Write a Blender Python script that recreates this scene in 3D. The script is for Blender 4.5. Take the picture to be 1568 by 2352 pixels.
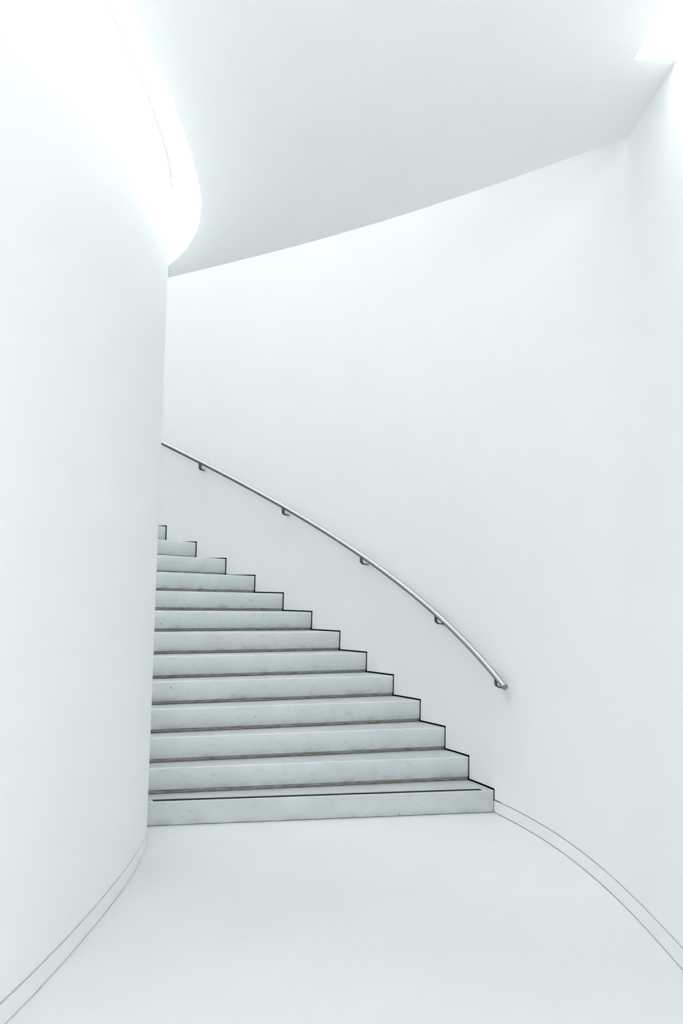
import bpy, bmesh, math, random
from mathutils import Vector, Matrix

for o in list(bpy.data.objects):
    bpy.data.objects.remove(o, do_unlink=True)
scene = bpy.context.scene
COL = scene.collection

# ------------------------------------------------------------------ camera
EYE = 1.5498
PITCH = 0.08342
ROLL = 0.02215
cam = bpy.data.cameras.new('camera')
cam.sensor_fit = 'VERTICAL'
cam.sensor_height = 36.0
cam.sensor_width = 24.0
cam.lens = 2300.0 / 2352.0 * 36.0
cam.clip_start = 0.05
cam_obj = bpy.data.objects.new('camera', cam)
cam_obj.matrix_world = (Matrix.Translation((0, 0, EYE)) @ Matrix.Rotation(math.pi / 2 + PITCH, 4, 'X')
                        @ Matrix.Rotation(ROLL, 4, 'Z'))
COL.objects.link(cam_obj)
scene.camera = cam_obj

# ------------------------------------------------------------------ light
LIGHT_TINT = (1.0, 0.998, 0.99)
STRIP_POWER = 5.9        # strip lights in the ceiling slots, watts per metre
SKYLIGHT_POWER = 76.0    # skylight high over the stairwell, watts
EDGE_POWER = 0.9          # strip light hidden over the oblique ceiling edge, watts per metre
world = bpy.data.worlds.new('world')
scene.world = world
world.use_nodes = True
wn = world.node_tree.nodes['Background']
wn.inputs['Color'].default_value = (0.985, 0.998, 1.0, 1)
wn.inputs['Strength'].default_value = 2.48



def area_light(name, loc, sx, sy, power, rot=(0, 0, 0), spread=180.0, parent=None):
    d = bpy.data.lights.new(name, 'AREA')
    d.shape = 'RECTANGLE'
    d.size = sx
    d.size_y = sy
    d.energy = power
    d.color = LIGHT_TINT
    d.spread = math.radians(spread)
    o = bpy.data.objects.new(name, d)
    o.location = loc
    o.rotation_euler = rot
    COL.objects.link(o)
    if parent:
        o.parent = parent
    return o


area_light('stairwell_skylight', (-1.5, 9.25, 10.4), 3.4, 2.0, SKYLIGHT_POWER, (0, 0, math.radians(-35)), 110.0)

scene.view_settings.view_transform = 'Standard'
scene.view_settings.look = 'None'
scene.view_settings.gamma = 1.0
scene.view_settings.use_curve_mapping = False
scene.view_settings.exposure = 0.03
scene.cycles.use_denoising = True
scene.cycles.use_light_tree = False
scene.cycles.use_adaptive_sampling = True
scene.cycles.adaptive_threshold = 0.15
scene.cycles.adaptive_min_samples = 16
scene.cycles.sample_clamp_indirect = 20.0
scene.cycles.blur_glossy = 1.0
scene.cycles.max_bounces = 10
scene.cycles.diffuse_bounces = 8
scene.cycles.glossy_bounces = 4

# ------------------------------------------------------------------ plan of the place (metres, seen from above)
OUTER = [(1.0917, -3.0233), (1.1038, -2.8094), (1.1159, -2.5954), (1.1280, -2.3814), (1.1401, -2.1675), (1.1523, -1.9535), (1.1644, -1.7395),
    (1.1765, -1.5256), (1.1886, -1.3116), (1.2007, -1.0976), (1.2128, -0.8837), (1.2249, -0.6697), (1.2370, -0.4557), (1.2491, -0.2418),
    (1.2612, -0.0278), (1.2733, 0.1862), (1.2855, 0.4001), (1.2976, 0.6141), (1.3097, 0.8281), (1.3218, 1.0420), (1.3339, 1.2560), (1.3460,
    1.4700), (1.3581, 1.6839), (1.3702, 1.8979), (1.3823, 2.1119), (1.3944, 2.3258), (1.4065, 2.5398), (1.4185, 2.7538), (1.4302, 2.9678),
    (1.4413, 3.1818), (1.4519, 3.3958), (1.4617, 3.6099), (1.4705, 3.8240), (1.4781, 4.0382), (1.4845, 4.2524), (1.4894, 4.4667), (1.4926,
    4.6810), (1.4937, 4.8953), (1.4921, 5.1096), (1.4873, 5.3238), (1.4787, 5.5379), (1.4660, 5.7519), (1.4486, 5.9655), (1.4261, 6.1786),
    (1.3981, 6.3911), (1.3643, 6.6027), (1.3244, 6.8132), (1.2782, 7.0225), (1.2253, 7.2302), (1.1657, 7.4360), (1.0993, 7.6397), (1.0258,
    7.8411), (0.9454, 8.0397), (0.8579, 8.2353), (0.7634, 8.4276), (0.6619, 8.6164), (0.5535, 8.8013), (0.4383, 8.9819), (0.3163, 9.1581),
    (0.1876, 9.3295), (0.0524, 9.4957), (-0.0893, 9.6565), (-0.2374, 9.8114), (-0.3917, 9.9601), (-0.5522, 10.1021), (-0.7187, 10.2370),
    (-0.8911, 10.3642), (-1.0693, 10.4832), (-1.2532, 10.5932), (-1.4426, 10.6936), (-1.6371, 10.7834), (-1.8366, 10.8617), (-2.0402, 10.9283),
    (-2.2465, 10.9863), (-2.4550, 11.0359), (-2.6653, 11.0769), (-2.8772, 11.1094), (-3.0901, 11.1332), (-3.3039, 11.1483), (-3.5181, 11.1547),
    (-3.7324, 11.1523), (-3.9464, 11.1413), (-4.1598, 11.1215), (-4.3722, 11.0931), (-4.5832, 11.0560), (-4.7926, 11.0104), (-5.0000, 10.9563),
    (-5.2049, 10.8938), (-5.4072, 10.8230), (-5.6064, 10.7440), (-5.8022, 10.6570)]
INNER = [(-2.2396, -2.8988), (-2.2108, -2.7289), (-2.1821, -2.5589), (-2.1534, -2.3890), (-2.1247, -2.2190), (-2.0959, -2.0491), (-2.0672, -1.8791),
    (-2.0385, -1.7092), (-2.0097, -1.5392), (-1.9810, -1.3692), (-1.9523, -1.1993), (-1.9235, -1.0293), (-1.8948, -0.8594), (-1.8661, -0.6894),
    (-1.8374, -0.5195), (-1.8086, -0.3495), (-1.7799, -0.1796), (-1.7512, -0.0096), (-1.7224, 0.1604), (-1.6937, 0.3303), (-1.6650, 0.5003),
    (-1.6363, 0.6702), (-1.6075, 0.8402), (-1.5788, 1.0101), (-1.5501, 1.1801), (-1.5213, 1.3500), (-1.4926, 1.5200), (-1.4639, 1.6899),
    (-1.4352, 1.8599), (-1.4064, 2.0299), (-1.3777, 2.1998), (-1.3490, 2.3698), (-1.3206, 2.5398), (-1.2927, 2.7099), (-1.2658, 2.8801),
    (-1.2402, 3.0506), (-1.2161, 3.2213), (-1.1939, 3.3922), (-1.1740, 3.5634), (-1.1567, 3.7349), (-1.1423, 3.9067), (-1.1304, 4.0786),
    (-1.1206, 4.2507), (-1.1125, 4.4229), (-1.1060, 4.5951), (-1.1009, 4.7674), (-1.0971, 4.9397), (-1.0948, 5.1121), (-1.0942, 5.2845),
    (-1.0956, 5.4568), (-1.0996, 5.6291), (-1.1066, 5.8014), (-1.1174, 5.9734), (-1.1332, 6.1450), (-1.1560, 6.3158), (-1.1881, 6.4852),
    (-1.2301, 6.6523), (-1.2818, 6.8167), (-1.3431, 6.9778), (-1.4137, 7.1350), (-1.4933, 7.2878), (-1.5818, 7.4357), (-1.6788, 7.5782),
    (-1.7840, 7.7147), (-1.8970, 7.8449), (-2.0174, 7.9681), (-2.1448, 8.0842), (-2.2788, 8.1925), (-2.4190, 8.2929), (-2.5647, 8.3848),
    (-2.7156, 8.4681), (-2.8711, 8.5424), (-3.0307, 8.6074), (-3.1939, 8.6630), (-3.3600, 8.7089), (-3.5285, 8.7450), (-3.6988, 8.7712),
    (-3.8704, 8.7874), (-4.0426, 8.7935), (-4.2149, 8.7895), (-4.3867, 8.7754), (-4.5573, 8.7513), (-4.7263, 8.7172), (-4.8929, 8.6733),
    (-5.0567, 8.6197), (-5.2171, 8.5566), (-5.3735, 8.4842), (-5.5254, 8.4027), (-5.6722, 8.3125), (-5.8136, 8.2139), (-5.9489, 8.1072)]
SOFFIT_EDGE = [(1.4900, 5.1641), (1.2947, 5.3795), (1.0993, 5.5905), (0.9040, 5.7960), (0.7087, 5.9952), (0.5133, 6.1876), (0.3180, 6.3727), (0.1227,
    6.5506), (-0.0727, 6.7211), (-0.2680, 6.8849), (-0.4633, 7.0424), (-0.6587, 7.1945), (-0.8540, 7.3422), (-1.0493, 7.4869), (-1.2447,
    7.6302), (-1.4400, 7.7737)]

FIRST_RISE = 0.1588
RISE = 0.175
CORNER_S = [10.528, 10.942, 11.322, 11.712, 12.127, 12.532, 12.928, 13.335, 13.739, 14.132, 14.523, 14.912, 15.292,
            15.680, 16.070, 16.460, 16.850]
N_STEPS = 16
CEILING_Z = 4.03
SLAB = 0.10
WALL_TOP = 10.5


def step_z(k):
    return FIRST_RISE + (k - 1) * RISE


class Curve:
    """smooth plan curve with arc length"""

    def __init__(self, pts, sub=8):
        v = [Vector(p) for p in pts]
        out = []
        for i in range(len(v) - 1):
            p0 = v[max(i - 1, 0)]
            p1, p2 = v[i], v[i + 1]
            p3 = v[min(i + 2, len(v) - 1)]
            for j in range(sub):
                t = j / sub
                out.append(0.5 * ((2 * p1) + (p2 - p0) * t + (2 * p0 - 5 * p1 + 4 * p2 - p3) * t * t
                                  + (3 * p1 - p0 - 3 * p2 + p3) * t ** 3))
        out.append(v[-1])
        self.p = out
        self.s = [0.0]
        for a, b in zip(out[:-1], out[1:]):
            self.s.append(self.s[-1] + (b - a).length)

    def _i(self, s):
        lo, hi = 0, len(self.s) - 2
        while lo < hi:
            m = (lo + hi + 1) // 2
            if self.s[m] <= s:
                lo = m
            else:
                hi = m - 1
        return lo

    def at(self, s, off=0.0):
        i = self._i(s)
        f = (s - self.s[i]) / (self.s[i + 1] - self.s[i])
        p = self.p[i].lerp(self.p[i + 1], f)
        if off:
            p = p + self.normal(s) * off
        return p

    def tangent(self, s):
        a = max(self.s[0], s - 0.06)
        b = min(self.s[-1], s + 0.06)
        return (self.at(b) - self.at(a)).normalized()

    def normal(self, s):          # to the left of the direction of travel
        t = self.tangent(s)
        return Vector((-t.y, t.x))

    @property
    def length(self):
        return self.s[-1]

    def s_at_y(self, y):
        for i in range(len(self.p) - 1):
            if self.p[i].y <= y <= self.p[i + 1].y:
                f = (y - self.p[i].y) / (self.p[i + 1].y - self.p[i].y)
                return self.s[i] + f * (self.s[i + 1] - self.s[i])
        return self.length


OUT = Curve(OUTER)
INN = Curve(INNER)


# ------------------------------------------------------------------ materials
def new_mat(name):
    m = bpy.data.materials.new(name)
    m.use_nodes = True
    return m, m.node_tree.nodes, m.node_tree.links, m.node_tree.nodes['Principled BSDF']


def ramp(nodes, links, src, c0, c1, p0=0.3, p1=0.7):
    r = nodes.new('ShaderNodeValToRGB')
    r.color_ramp.elements[0].position = p0
    r.color_ramp.elements[1].position = p1
    r.color_ramp.elements[0].color = (*c0, 1)
    r.color_ramp.elements[1].color = (*c1, 1)
    links.new(src, r.inputs[0])
    return r


def noise(nodes, links, scale, detail=3, coord='Object', stretch=None):
    tc = nodes.new('ShaderNodeTexCoord')
    n = nodes.new('ShaderNodeTexNoise')
    n.inputs['Scale'].default_value = scale
    n.inputs['Detail'].default_value = detail
    if stretch:
        mp = nodes.new('ShaderNodeMapping')
        mp.inputs['Scale'].default_value = stretch
        links.new(tc.outputs[coord], mp.inputs['Vector'])
        links.new(mp.outputs[0], n.inputs['Vector'])
    else:
        links.new(tc.outputs[coord], n.inputs['Vector'])
    return n


def mul(c, f):
    return tuple(x * f for x in c)


def mat_plain(name, col, rough=0.6, spec=0.3, var=0.015, scale=3.0, bump=0.0, metallic=0.0):
    m, n, l, b = new_mat(name)
    ns = noise(n, l, scale, 1)
    r = ramp(n, l, ns.outputs['Fac'], mul(col, 1 - var), mul(col, 1 + var))
    if spec == 0.0:               # dead matt paint
        d = n.new('ShaderNodeBsdfDiffuse')
        l.new(r.outputs[0], d.inputs['Color'])
        l.new(d.outputs[0], n['Material Output'].inputs['Surface'])
        n.remove(b)
        return m
    l.new(r.outputs[0], b.inputs['Base Color'])
    b.inputs['Roughness'].default_value = rough
    b.inputs['Specular IOR Level'].default_value = spec
    b.inputs['Metallic'].default_value = metallic
    if bump:
        bp = n.new('ShaderNodeBump')
        bp.inputs['Strength'].default_value = bump
        bp.inputs['Distance'].default_value = 0.002
        ns2 = noise(n, l, 220, 3)
        l.new(ns2.outputs['Fac'], bp.inputs['Height'])
        l.new(bp.outputs[0], b.inputs['Normal'])
    return m


PAINT = (0.876, 0.891, 0.894)
M_WALL = mat_plain('white_wall_paint', PAINT, 0.75, 0.0, 0.006, 1.2)
M_CEIL = mat_plain('white_ceiling_paint', (0.885, 0.901, 0.904), 0.85, 0.0, 0.004, 1.0)
M_BASE = mat_plain('baseboard_paint', PAINT, 0.5, 0.25, 0.01, 2.0)
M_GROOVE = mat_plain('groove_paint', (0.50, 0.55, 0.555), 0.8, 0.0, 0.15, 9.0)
M_FLOOR = mat_plain('white_resin_floor', (0.70, 0.722, 0.727), 0.38, 0.3, 0.012, 1.6)
M_JOINT = mat_plain('grey_joint', (0.07, 0.072, 0.072), 0.9, 0.0, 0.5, 2.5)
M_DIRT = mat_plain('dirty_joint', (0.20, 0.19, 0.185), 0.9, 0.0, 0.45, 7.0)
M_DARK = mat_plain('dark_joint', (0.012, 0.008, 0.008), 0.9, 0.0, 0.3, 12.0)
M_STRIPE = mat_plain('black_antislip', (0.012, 0.011, 0.012), 0.8, 0.1, 0.2, 60.0)
M_SLAB = mat_plain('slab_top', (0.7, 0.7, 0.7), 0.9, 0.1)


def mat_stone(name, base):
    m, n, l, b = new_mat(name)
    a = noise(n, l, 5.0, 6)
    r1 = ramp(n, l, a.outputs['Fac'], mul(base, 0.95), mul(base, 1.04), 0.32, 0.68)
    # scuffs and smears with a shape of their own
    sm = noise(n, l, 16.0, 5, stretch=(1, 1, 2.2))
    r2 = ramp(n, l, sm.outputs['Fac'], (0, 0, 0), (1, 1, 1), 0.58, 0.76)
    mx = n.new('ShaderNodeMixRGB')
    mx.inputs[2].default_value = (0.40, 0.425, 0.43, 1)
    sc_ = n.new('ShaderNodeMath')
    sc_.operation = 'MULTIPLY'
    sc_.inputs[1].default_value = 0.35
    l.new(r2.outputs[0], sc_.inputs[0])
    l.new(sc_.outputs[0], mx.inputs[0])
    l.new(r1.outputs[0], mx.inputs[1])
    # kicked dirt along the foot of each step front
    tc = n.new('ShaderNodeTexCoord')
    sep = n.new('ShaderNodeSeparateXYZ')
    l.new(tc.outputs['Generated'], sep.inputs[0])
    rz = ramp(n, l, sep.outputs['Z'], (1, 1, 1), (0, 0, 0), 0.0, 0.30)
    dn = noise(n, l, 9.0, 6)
    rd = ramp(n, l, dn.outputs['Fac'], (0, 0, 0), (1, 1, 1), 0.42, 0.72)
    mm = n.new('ShaderNodeMath')
    mm.operation = 'MULTIPLY'
    l.new(rz.outputs[0], mm.inputs[0])
    l.new(rd.outputs[0], mm.inputs[1])
    m2 = n.new('ShaderNodeMath')
    m2.operation = 'MULTIPLY'
    m2.inputs[1].default_value = 0.55
    l.new(mm.outputs[0], m2.inputs[0])
    mx2 = n.new('ShaderNodeMixRGB')
    mx2.inputs[2].default_value = (0.30, 0.30, 0.30, 1)
    l.new(m2.outputs[0], mx2.inputs[0])
    l.new(mx.outputs[0], mx2.inputs[1])
    # rare small dark chips
    vo = n.new('ShaderNodeTexVoronoi')
    vo.inputs['Scale'].default_value = 7.0
    l.new(tc.outputs['Object'], vo.inputs['Vector'])
    rv = ramp(n, l, vo.outputs['Distance'], (1, 1, 1), (0, 0, 0), 0.028, 0.05)
    mx3 = n.new('ShaderNodeMixRGB')
    mx3.inputs[2].default_value = (0.25, 0.26, 0.26, 1)
    l.new(rv.outputs[0], mx3.inputs[0])
    l.new(mx2.outputs[0], mx3.inputs[1])
    l.new(mx3.outputs[0], b.inputs['Base Color'])
    b.inputs['Roughness'].default_value = 0.42
    b.inputs['Specular IOR Level'].default_value = 0.35
    return m


def mat_kick():
    m, n, l, b = new_mat('brown_grey_kick_strip')
    a = noise(n, l, 14.0, 6, stretch=(1, 1, 8))
    r = ramp(n, l, a.outputs['Fac'], (0.17, 0.158, 0.148), (0.36, 0.338, 0.322), 0.28, 0.62)
    l.new(r.outputs[0], b.inputs['Base Color'])
    b.inputs['Roughness'].default_value = 0.8
    b.inputs['Specular IOR Level'].default_value = 0.15
    return m


def mat_steel(name, col, rough):
    m, n, l, b = new_mat(name)
    a = noise(n, l, 60.0, 3, stretch=(1, 1, 6))
    r = ramp(n, l, a.outputs['Fac'], mul(col, 0.985), mul(col, 1.01))
    l.new(r.outputs[0], b.inputs['Base Color'])
    b.inputs['Metallic'].default_value = 1.0
    b.inputs['Roughness'].default_value = rough
    return m


M_STONE = mat_stone('pale_grey_step_stone', (0.685, 0.73, 0.733))
M_STONE_LOW = mat_stone('dimmed_lowest_step_stone', (0.585, 0.625, 0.628))  # same stone, darker copy to even out brighter light on the lowest step
M_TREAD = mat_stone('dimmed_step_tread', (0.465, 0.497, 0.501))  # treads darkened in colour to hold down the overhead light on them
M_KICK = mat_kick()
M_STEEL = mat_steel('brushed_steel_tube', (0.57, 0.575, 0.565), 0.28)
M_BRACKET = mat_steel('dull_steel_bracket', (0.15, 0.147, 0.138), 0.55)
M_CAP = mat_steel('dull_steel_cap', (0.32, 0.32, 0.32), 0.6)


M_LAMP = mat_plain('strip_light_diffuser', (0.9, 0.9, 0.9), 0.5, 0.2)


# ------------------------------------------------------------------ mesh helpers
def link(name, bm, mats, parent=None, smooth=False, recalc=True):
    if recalc:
        bmesh.ops.recalc_face_normals(bm, faces=bm.faces)
    me = bpy.data.meshes.new(name)
    bm.to_mesh(me)
    bm.free()
    for mm in (mats if isinstance(mats, (list, tuple)) else [mats]):
        me.materials.append(mm)
    if smooth:
        for p in me.polygons:
            p.use_smooth = True
        if smooth != 'all':
            me.set_sharp_from_angle(angle=math.radians(smooth))
    o = bpy.data.objects.new(name, me)
    COL.objects.link(o)
    if parent:
        o.parent = parent
    return o


def tag(o, label=None, cat=None, kind=None, group=None):
    if label:
        o['label'] = label
    if cat:
        o['category'] = cat
    if kind:
        o['kind'] = kind
    if group:
        o['group'] = group
    return o


def empty(name, loc):
    o = bpy.data.objects.new(name, None)
    o.location = loc
    o.empty_display_size = 0.1
    COL.objects.link(o)
    return o


def frange(a, b, step):
    n = max(1, int(math.ceil((b - a) / step - 1e-6)))
    return [a + (b - a) * i / n for i in range(n + 1)]


def prism(bm, poly, z0, z1):
    """vertical prism over a plan polygon; returns (bottom verts, top verts)"""
    lo = [bm.verts.new((p[0], p[1], z0)) for p in poly]
    hi = [bm.verts.new((p[0], p[1], z1)) for p in poly]
    n = len(poly)
    bm.faces.new(lo[::-1])
    bm.faces.new(hi)
    for i in range(n):
        j = (i + 1) % n
        bm.faces.new((lo[i], lo[j], hi[j], hi[i]))
    return lo, hi


def band(bm, curve, s_list, offs0, offs1, z0, z1):
    """closed ribbon of rectangular section following a plan curve"""
    rows = []
    for s in s_list:
        a = curve.at(s, offs0)
        b = curve.at(s, offs1)
        rows.append([bm.verts.new((a.x, a.y, z0)), bm.verts.new((a.x, a.y, z1)),
                     bm.verts.new((b.x, b.y, z1)), bm.verts.new((b.x, b.y, z0))])
    for r0, r1 in zip(rows[:-1], rows[1:]):
        for i in range(4):
            j = (i + 1) % 4
            bm.faces.new((r0[i], r0[j], r1[j], r1[i]))
    bm.faces.new(rows[0])
    bm.faces.new(rows[-1][::-1])


# ------------------------------------------------------------------ the setting
S1 = CORNER_S[0]
S_END = CORNER_S[N_STEPS]
BASE_TOP = 0.0855
BASE_GAP = 0.0945          # wall starts here above the baseboard groove
JOINT = 0.013              # dark joint between steps and wall
JOINT_V = 0.012
LIP = 0.024


def columns():
    """(s0, s1, z of the wall's lower edge) along the outer wall"""
    segs = []
    cuts = [(0.0, S1 - JOINT_V, BASE_GAP)]
    for k in range(1, N_STEPS + 1):
        cuts.append((CORNER_S[k - 1] - JOINT_V, CORNER_S[k] - JOINT_V, step_z(k) + JOINT))
    cuts.append((CORNER_S[N_STEPS] - JOINT_V, OUT.length, step_z(N_STEPS) + JOINT))
    for a, b, z in cuts:
        ss = frange(a, b, 0.08)
        for p, q in zip(ss[:-1], ss[1:]):
            segs.append((p, q, z))
    return segs


def wall_outer():
    bm = bmesh.new()
    cache = {}

    def V(s, off, z):
        key = (round(s, 5), off, round(z, 5))
        if key not in cache:
            p = OUT.at(s, off)
            cache[key] = bm.verts.new((p.x, p.y, z))
        return cache[key]

    heights = [2.2, 3.2, 4.0, 5.0, 6.5, WALL_TOP]
    prev = None
    for a, b, z in columns():
        lv = [z] + [h for h in heights if h > z + 0.05]
        # all lower step levels of the neighbours share this column's vertical edges
        lows = sorted({zz for zz in (prev,) if zz is not None and zz > z})
        for z0, z1 in zip(lv[:-1], lv[1:]):
            bm.faces.new((V(a, 0, z0), V(b, 0, z0), V(b, 0, z1), V(a, 0, z1)))
        bm.faces.new((V(a, 0, z), V(a, -LIP, z), V(b, -LIP, z), V(b, 0, z)))
        if prev is not None and abs(prev - z) > 1e-6:
            lo, hi = min(prev, z), max(prev, z)
            bm.faces.new((V(a, 0, lo), V(a, 0, hi), V(a, -LIP, hi), V(a, -LIP, lo)))
        # back of the wall and its top
        bm.faces.new((V(b, -0.2, 0), V(a, -0.2, 0), V(a, -0.2, WALL_TOP), V(b, -0.2, WALL_TOP)))
        bm.faces.new((V(a, 0, WALL_TOP), V(b, 0, WALL_TOP), V(b, -0.2, WALL_TOP), V(a, -0.2, WALL_TOP)))
        prev = z
    o = link('wall_right', bm, M_WALL, smooth=40, recalc=False)
    tag(o, 'tall smooth white wall curving behind the steel handrail and the stairs', 'wall', 'structure')
    # dark joint behind the stepped lower edge
    bm = bmesh.new()
    ss = frange(S1 - 0.11, OUT.length - 0.05, 0.1)
    rows = []
    for s in ss:
        zt = 0.12 if s < S1 - 0.05 else FIRST_RISE + max(0, (s - S1) / 0.3965 + 1) * RISE + 0.12
        zt = min(zt, step_z(N_STEPS) + 0.15)
        a = OUT.at(s, -LIP - 0.001)
        b = OUT.at(s, -LIP - 0.02)
        rows.append([bm.verts.new((a.x, a.y, 0.0)), bm.verts.new((a.x, a.y, zt)),
                     bm.verts.new((b.x, b.y, zt)), bm.verts.new((b.x, b.y, 0.0))])
    for r0, r1 in zip(rows[:-1], rows[1:]):
        for i in range(4):
            j = (i + 1) % 4
            bm.faces.new((r0[i], r0[j], r1[j], r1[i]))
    bm.faces.new(rows[0])
    bm.faces.new(rows[-1][::-1])
    d = link('shadow_joint', bm, M_DARK, o)
    tag(d, 'near black joint between wall and step ends')
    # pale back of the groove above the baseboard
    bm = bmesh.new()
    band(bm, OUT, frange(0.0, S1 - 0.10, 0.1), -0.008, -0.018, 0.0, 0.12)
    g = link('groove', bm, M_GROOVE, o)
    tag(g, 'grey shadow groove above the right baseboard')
    return o


def wall_inner():
    bm = bmesh.new()
    band(bm, INN, frange(0.0, INN.length, 0.08), 0.0, 0.2, BASE_GAP, WALL_TOP)
    o = link('wall_left', bm, M_WALL, smooth=40)
    tag(o, 'smooth white wall on the left bending away in front of the stairs', 'wall', 'structure')
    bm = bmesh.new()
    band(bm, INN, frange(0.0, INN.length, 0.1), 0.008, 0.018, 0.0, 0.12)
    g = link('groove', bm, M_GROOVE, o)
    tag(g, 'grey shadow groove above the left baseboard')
    return o


def baseboards():
    bm = bmesh.new()
    band(bm, OUT, frange(0.0, S1 - 0.003, 0.08), 0.0, -0.0078, 0.004, BASE_TOP)
    o = link('baseboard_right', bm, M_BASE, smooth=40)
    tag(o, 'low white baseboard curving along the right wall to the first step', 'baseboard', 'structure')
    bm = bmesh.new()
    band(bm, OUT, frange(0.0, S1 - 0.003, 0.08), -0.003, -0.0075, 0.0, 0.0038)
    tag(link('floor_joint', bm, M_JOINT, o), 'thin dark joint between baseboard and floor')
    bm = bmesh.new()
    band(bm, INN, frange(0.0, INN.length, 0.08), 0.0, 0.0078, 0.004, BASE_TOP)
    o = link('baseboard_left', bm, M_BASE, smooth=40)
    tag(o, 'low white baseboard along the foot of the left wall', 'baseboard', 'structure')
    bm = bmesh.new()
    band(bm, INN, frange(0.0, INN.length, 0.08), 0.003, 0.0075, 0.0, 0.0038)
    tag(link('floor_joint', bm, M_GROOVE, o), 'thin grey joint between baseboard and floor')


def floor():
    bm = bmesh.new()
    prism(bm, [(-7.5, -3.4), (3.2, -3.4), (3.2, 12.5), (-7.5, 12.5)], -0.12, 0.0)
    o = link('floor', bm, M_FLOOR)
    tag(o, 'plain glossy white resin floor in front of the stairs', 'floor', 'structure')


def ceiling():
    poly = []
    # along the right wall where the ceiling touches it
    s0 = OUT.s_at_y(4.398)
    s1 = OUT.s_at_y(5.19)
    for s in frange(s0, s1, 0.08):
        p = OUT.at(s, -0.004)
        poly.append((p.x, p.y))
    # free edge over the stairs
    poly += SOFFIT_EDGE[1:]
    poly += [(-1.52, 7.83)]
    # back to the left wall and along it to the end of the slot
    sa = INN.s_at_y(7.74)
    sb = INN.s_at_y(7.50)
    for s in frange(sb, sa, 0.08)[::-1]:
        p = INN.at(s, 0.004)
        poly.append((p.x, p.y))
    # the slot along the left wall
    sc_ = sb
    while INN.at(sc_, -0.2).y > 7.503:
        sc_ -= 0.005
    for s in frange(0.05, sc_, 0.06)[::-1]:
        p = INN.at(s, -0.198)
        poly.append((p.x, p.y))
    # the slot along the right wall, nearer the viewer
    for s in frange(0.05, s0 + 0.003, 0.1):
        p = OUT.at(s, 0.192)
        poly.append((p.x, p.y))
    clean = []
    for p in poly:
        if not clean or (Vector(p) - Vector(clean[-1])).length > 0.004:
            clean.append(p)
    bm = bmesh.new()
    prism(bm, clean, CEILING_Z, CEILING_Z + SLAB)
    o = link('ceiling', bm, M_CEIL)
    tag(o, 'flat pale ceiling with a curved light slot and an oblique edge over stairs', 'ceiling', 'structure')
    # unseen upright over the oblique edge, added to block sky light from behind
    bm = bmesh.new()
    line = [Vector(p) for p in SOFFIT_EDGE] + [Vector((-1.52, 7.83))]
    line[0] = Vector((1.50, 5.17))
    n_ = Vector((-0.66, -0.75)) * 0.12
    poly = [(p.x, p.y) for p in line] + [(-1.84, 7.76), (-1.90, 7.66)] + [((p + n_).x, (p + n_).y) for p in line[::-1]]
    prism(bm, poly, CEILING_Z + SLAB, WALL_TOP)
    o5 = link('light_blocker', bm, M_WALL)
    tag(o5, 'unseen white upright added above the oblique ceiling edge to block light', 'wall', 'structure')
    # closes the passage at the head of the stairs
    pa, pb = OUT.at(OUT.length - 0.1), INN.at(INN.length - 0.1)
    bm = bmesh.new()
    prism(bm, [(pa.x, pa.y + 0.2), (pb.x, pb.y - 0.2), (pb.x - 0.15, pb.y - 0.2), (pa.x - 0.15, pa.y + 0.2)], 0.0, WALL_TOP)
    o4 = link('wall_end', bm, M_WALL)
    tag(o4, 'white wall at the head of the stairs', 'wall', 'structure')


def strip_light(name, curve, s0, s1, off, label, tilt, z=CEILING_Z + 0.18, half=0.127, power=STRIP_POWER):
    root = empty(name, (*curve.at((s0 + s1) / 2, off), z))
    inv = Matrix.Translation(root.location).inverted()
    for nm, w, za, zb in (('diffuser', half, -0.006, 0.002), ('housing', half + 0.002, 0.0025, 0.05)):
        bm = bmesh.new()
        band(bm, curve, frange(s0, s1, 0.15), off - w, off + w, z + za, z + zb)
        bm.transform(inv)
        link(nm, bm, M_LAMP, root)
    cuts = frange(s0, s1, 1.1)
    for a, b in zip(cuts[:-1], cuts[1:]):
        m_ = (a + b) / 2
        tn = curve.tangent(m_)
        c = curve.at(m_, off)
        area_light('strip_lamp', (c.x - root.location.x, c.y - root.location.y, -0.009), b - a - 0.01, half * 1.9, power * (b - a),
                   (tilt, 0, math.atan2(tn.y, tn.x)), parent=root)
    tag(root, label, 'light', group='strip lights in the ceiling slots')
    return root


floor()
wall_outer()
wall_inner()
baseboards()
ceiling()
strip_light('strip_light', INN, 0.3, INN.s_at_y(7.50), -0.132, 'strip light glowing in the curved ceiling slot along the left wall', 0.0)
strip_light('strip_light', OUT, 0.3, OUT.s_at_y(4.62), 0.132, 'strip light glowing in the ceiling slot at the upper right', 0.0,
            power=STRIP_POWER * 1.1)
EDGE = Curve([(p[0], p[1]) for p in SOFFIT_EDGE], 4)
strip_light('strip_light', EDGE, 0.75, EDGE.length - 0.35, -0.09, 'strip light behind the oblique ceiling edge washing the stair wall', 0.0,
            CEILING_Z + 0.60, 0.05, EDGE_POWER)


# ------------------------------------------------------------------ staircase
def nose_dir(k):
    a = math.radians(15.8 + 3.78 * (k - 1))
    return Vector((-math.cos(a), -math.sin(a)))       # from the outer wall towards the inner wall


def hit_inner(p, d, inset):
    """distance along p + d*t to the inner wall's face"""
    best = None
    pts = INN.p
    for a, b in zip(pts[:-1], pts[1:]):
        e = b - a
        den = d.x * e.y - d.y * e.x
        if abs(den) < 1e-9:
            continue
        w = a - p
        t = (w.x * e.y - w.y * e.x) / den
        u = (w.x * d.y - w.y * d.x) / den
        if t > 0.2 and -1e-6 <= u <= 1 + 1e-6:
            if best is None or t < best:
                best = t
    return (best if best is not None else 2.5) - inset


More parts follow.
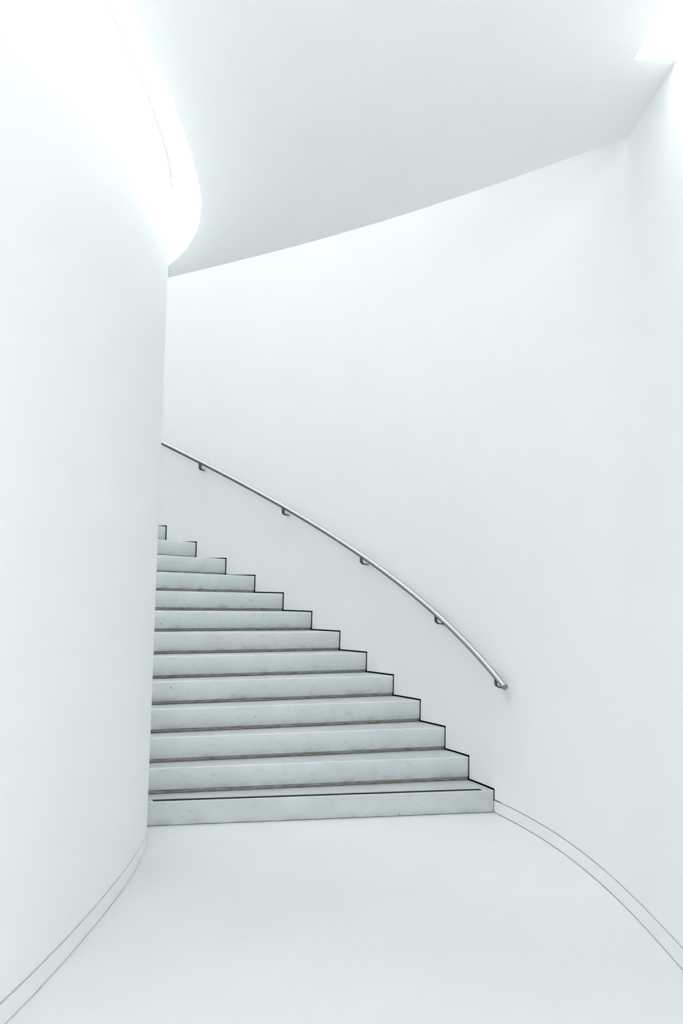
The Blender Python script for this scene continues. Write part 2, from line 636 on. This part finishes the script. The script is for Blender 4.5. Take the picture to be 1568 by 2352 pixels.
def nose_ends(k, shift=0.0):
    """right and left end of the front edge of step k, set back by shift"""
    d = nose_dir(k)
    back = Vector((d.y, -d.x))          # uphill, square to the front edge
    if back.y < 0:
        back = -back
    s = CORNER_S[k - 1]
    # slide along the wall so that the set-back stays square
    t = OUT.tangent(s)
    s2 = s + shift / max(0.2, abs(t.dot(back)))
    p = OUT.at(s2, 0.002)
    q = p + d * hit_inner(p, d, 0.004)
    return p, q, s2, back


def inner_s(q):
    best = min(range(len(INN.p)), key=lambda i: (INN.p[i] - q).length)
    return INN.s[best]


def step_poly(k, setback):
    p, q, sp, _ = nose_ends(k, setback)
    p2, q2, sp2, _ = nose_ends(k + 1, 0.035)
    right = [OUT.at(s, 0.002) for s in frange(sp, sp2, 0.1)]
    sa, sb = inner_s(q), inner_s(q2)
    left = [q]
    if sb - sa > 0.05:
        left += [INN.at(s, -0.004) for s in frange(sa, sb, 0.08)[1:-1]]
    left.append(q2)
    # front edge first: q -> p, then up the outer wall, back edge, down the inner wall
    return [q] + right + left[1:][::-1]


stairs = empty('staircase', (0.0, 7.4, 0.0))
tag(stairs, 'curved flight of pale grey stone steps between two white walls', 'staircase')
TO_ST = Matrix.Translation(stairs.location).inverted()
STRIP_H = 0.0255
ORD = ['', 'lowest', 'second', 'third', 'fourth', 'fifth', 'sixth', 'seventh', 'eighth', 'ninth', 'tenth', 'eleventh', 'twelfth',
       'thirteenth', 'fourteenth', 'fifteenth', 'sixteenth']
for k in range(1, N_STEPS + 1):
    bm = bmesh.new()
    lo_z = 0.0045 if k == 1 else step_z(k - 1) + STRIP_H
    lo, hi = prism(bm, step_poly(k, 0.0), lo_z, step_z(k))
    bm.edges.ensure_lookup_table()
    edge = [e for e in bm.edges if set(e.verts) == {hi[0], hi[1]}]
    edge2 = [e for e in bm.edges if set(e.verts) == {lo[0], lo[1]}]
    bmesh.ops.bevel(bm, geom=edge, offset=0.007, segments=3, profile=0.5, affect='EDGES')
    if k > 1:
        bmesh.ops.bevel(bm, geom=[e for e in edge2 if e.is_valid], offset=0.002, segments=1, affect='EDGES')
    bm.transform(TO_ST)
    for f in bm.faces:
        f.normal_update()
        f.material_index = 1 if f.normal.z > 0.985 else 0  # flat tops take the dimmed colour; the paler nosing serves as highlight
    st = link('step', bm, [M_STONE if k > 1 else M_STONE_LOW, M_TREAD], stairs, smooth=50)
    tag(st, '%s step from the floor, pale grey stone' % ORD[k] if k > 1 else 'lowest stone step with a black line along its edge')
    if k > 1:
        zb = step_z(k - 1)
        bm = bmesh.new()
        prism(bm, step_poly(k, 0.006), zb + 0.0038, zb + STRIP_H)
        bm.transform(TO_ST)
        tag(link('kick_strip', bm, M_KICK, st), 'brown-grey recessed strip under the step')
        bm = bmesh.new()
        prism(bm, step_poly(k, 0.012), zb + 0.0004, zb + 0.0038)
        bm.transform(TO_ST)
        tag(link('foot_joint', bm, M_DARK, st), 'dark joint under the strip')
    else:
        bm = bmesh.new()
        prism(bm, step_poly(1, 0.003), 0.0, 0.0045)
        bm.transform(TO_ST)
        tag(link('foot_joint', bm, M_DIRT, st), 'dirty grey joint between step and floor')
        d = nose_dir(1)
        p, q, sp, back = nose_ends(1)
        wdir = OUT.tangent(sp)
        f0, f1 = 0.010, 0.060
        e0 = wdir * (f0 / wdir.dot(back))
        e1 = wdir * (f1 / wdir.dot(back))
        a, b = p + d * 0.085, p + d * 2.455
        bm = bmesh.new()
        prism(bm, [b + e0, a + e0, a + e1, b + e1], step_z(1) - 0.002, step_z(1) + 0.0012)
        bm.transform(TO_ST)
        tag(link('antislip_stripe', bm, M_STRIPE, st), 'thin black line along the edge of the lowest step')

# ------------------------------------------------------------------ handrail
RAIL_OFF = 0.075
RAIL_R = 0.0212


def rail_point(ds, dz=0.0, off=RAIL_OFF):
    s = S1 + ds
    p = OUT.at(s, off)
    return Vector((p.x, p.y, 1.0726 + 0.4155 * ds + 0.0043 * ds * ds + dz))


rail = empty('handrail', rail_point(-0.335))
tag(rail, 'round brushed steel handrail rising along the curved right wall', 'handrail')
TO_RAIL = Matrix.Translation(rail.location).inverted()


def tube(bm, pts, r, seg=24):
    rows = []
    for i, p in enumerate(pts):
        t = (pts[min(i + 1, len(pts) - 1)] - pts[max(i - 1, 0)]).normalized()
        side = t.cross(Vector((0, 0, 1))).normalized()
        up = side.cross(t)
        rows.append([bm.verts.new(p + (side * math.cos(2 * math.pi * j / seg) + up * math.sin(2 * math.pi * j / seg)) * r)
                     for j in range(seg)])
    for a, b in zip(rows[:-1], rows[1:]):
        for j in range(seg):
            bm.faces.new((a[j], a[(j + 1) % seg], b[(j + 1) % seg], b[j]))
    return rows


bm = bmesh.new()
rows = tube(bm, [rail_point(d) for d in frange(-0.335, 6.2, 0.06)], RAIL_R)
bm.faces.new(rows[0][::-1])
bm.faces.new(rows[-1])
bm.transform(TO_RAIL)
link('tube', bm, M_STEEL, rail, smooth=40)

bm = bmesh.new()  # added dark arc standing in for the shaded reflection under the rail
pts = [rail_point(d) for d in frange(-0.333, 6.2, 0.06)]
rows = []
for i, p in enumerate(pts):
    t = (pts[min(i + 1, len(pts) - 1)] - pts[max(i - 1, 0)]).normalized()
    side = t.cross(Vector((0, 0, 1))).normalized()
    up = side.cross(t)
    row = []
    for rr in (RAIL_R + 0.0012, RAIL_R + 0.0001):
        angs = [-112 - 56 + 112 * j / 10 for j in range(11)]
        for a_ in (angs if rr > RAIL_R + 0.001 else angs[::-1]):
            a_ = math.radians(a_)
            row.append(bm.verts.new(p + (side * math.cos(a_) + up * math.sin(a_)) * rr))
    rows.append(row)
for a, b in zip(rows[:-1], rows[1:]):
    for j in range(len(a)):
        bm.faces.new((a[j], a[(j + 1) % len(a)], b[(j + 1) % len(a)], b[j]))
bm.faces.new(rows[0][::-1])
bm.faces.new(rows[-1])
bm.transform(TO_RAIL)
tag(link('underside_shade', bm, M_BRACKET, rail, smooth=40), 'dark strip added as shade along the underside of the rail')

bm = bmesh.new()
t0 = (rail_point(-0.335) - rail_point(-0.30)).normalized()
c0 = rail_point(-0.335)
rows = []
for dist, rr in ((-0.0005, RAIL_R * 1.012), (0.002, RAIL_R * 1.012), (0.0035, RAIL_R * 0.93)):
    side = t0.cross(Vector((0, 0, 1))).normalized()
    up = side.cross(t0)
    rows.append([bm.verts.new(c0 + t0 * dist + (side * math.cos(2 * math.pi * j / 24) + up * math.sin(2 * math.pi * j / 24)) * rr)
                 for j in range(24)])
for a, b in zip(rows[:-1], rows[1:]):
    for j in range(24):
        bm.faces.new((a[j], a[(j + 1) % 24], b[(j + 1) % 24], b[j]))
bm.faces.new(rows[0][::-1])
bm.faces.new(rows[-1])
bm.transform(TO_RAIL)
tag(link('end_cap', bm, M_CAP, rail, smooth=40), 'flat grey cap closing the lower end')

BRACKETS = [-0.175, 0.833, 2.010, 3.168, 4.315, 5.45]
for ds in BRACKETS:
    s = S1 + ds
    t = OUT.tangent(s)
    nrm = OUT.normal(s)
    zr = rail_point(ds).z
    slope = 0.4155 + 0.0086 * ds
    path = [(RAIL_OFF, zr - 0.014), (RAIL_OFF, zr - 0.060), (RAIL_OFF - 0.004, zr - 0.068), (RAIL_OFF - 0.020, zr - 0.079),
            (RAIL_OFF - 0.030, zr - 0.082), (0.0006, zr - 0.082)]
    th, hw = 0.005, 0.016
    bm = bmesh.new()
    rows = []
    for i, (o_, z_) in enumerate(path):
        a = Vector(path[max(i - 1, 0)])
        b = Vector(path[min(i + 1, len(path) - 1)])
        e = (b - a).normalized()
        m_ = Vector((-e.y, e.x))
        row = []
        for sgn_t, sgn_m in ((-1, -1), (1, -1), (1, 1), (-1, 1)):
            o2 = o_ + m_.x * th * sgn_m
            z2 = z_ + m_.y * th * sgn_m
            base = OUT.at(s) + nrm * max(o2, 0.0005) + t * hw * sgn_t
            zz = z2 + (slope * hw * sgn_t if i == 0 else 0)
            row.append(bm.verts.new((base.x, base.y, zz)))
        rows.append(row)
    for a, b in zip(rows[:-1], rows[1:]):
        for i in range(4):
            j = (i + 1) % 4
            bm.faces.new((a[i], a[j], b[j], b[i]))
    bm.faces.new(rows[0])
    bm.faces.new(rows[-1][::-1])
    bm.transform(TO_RAIL)
    link('bracket', bm, M_BRACKET, rail)
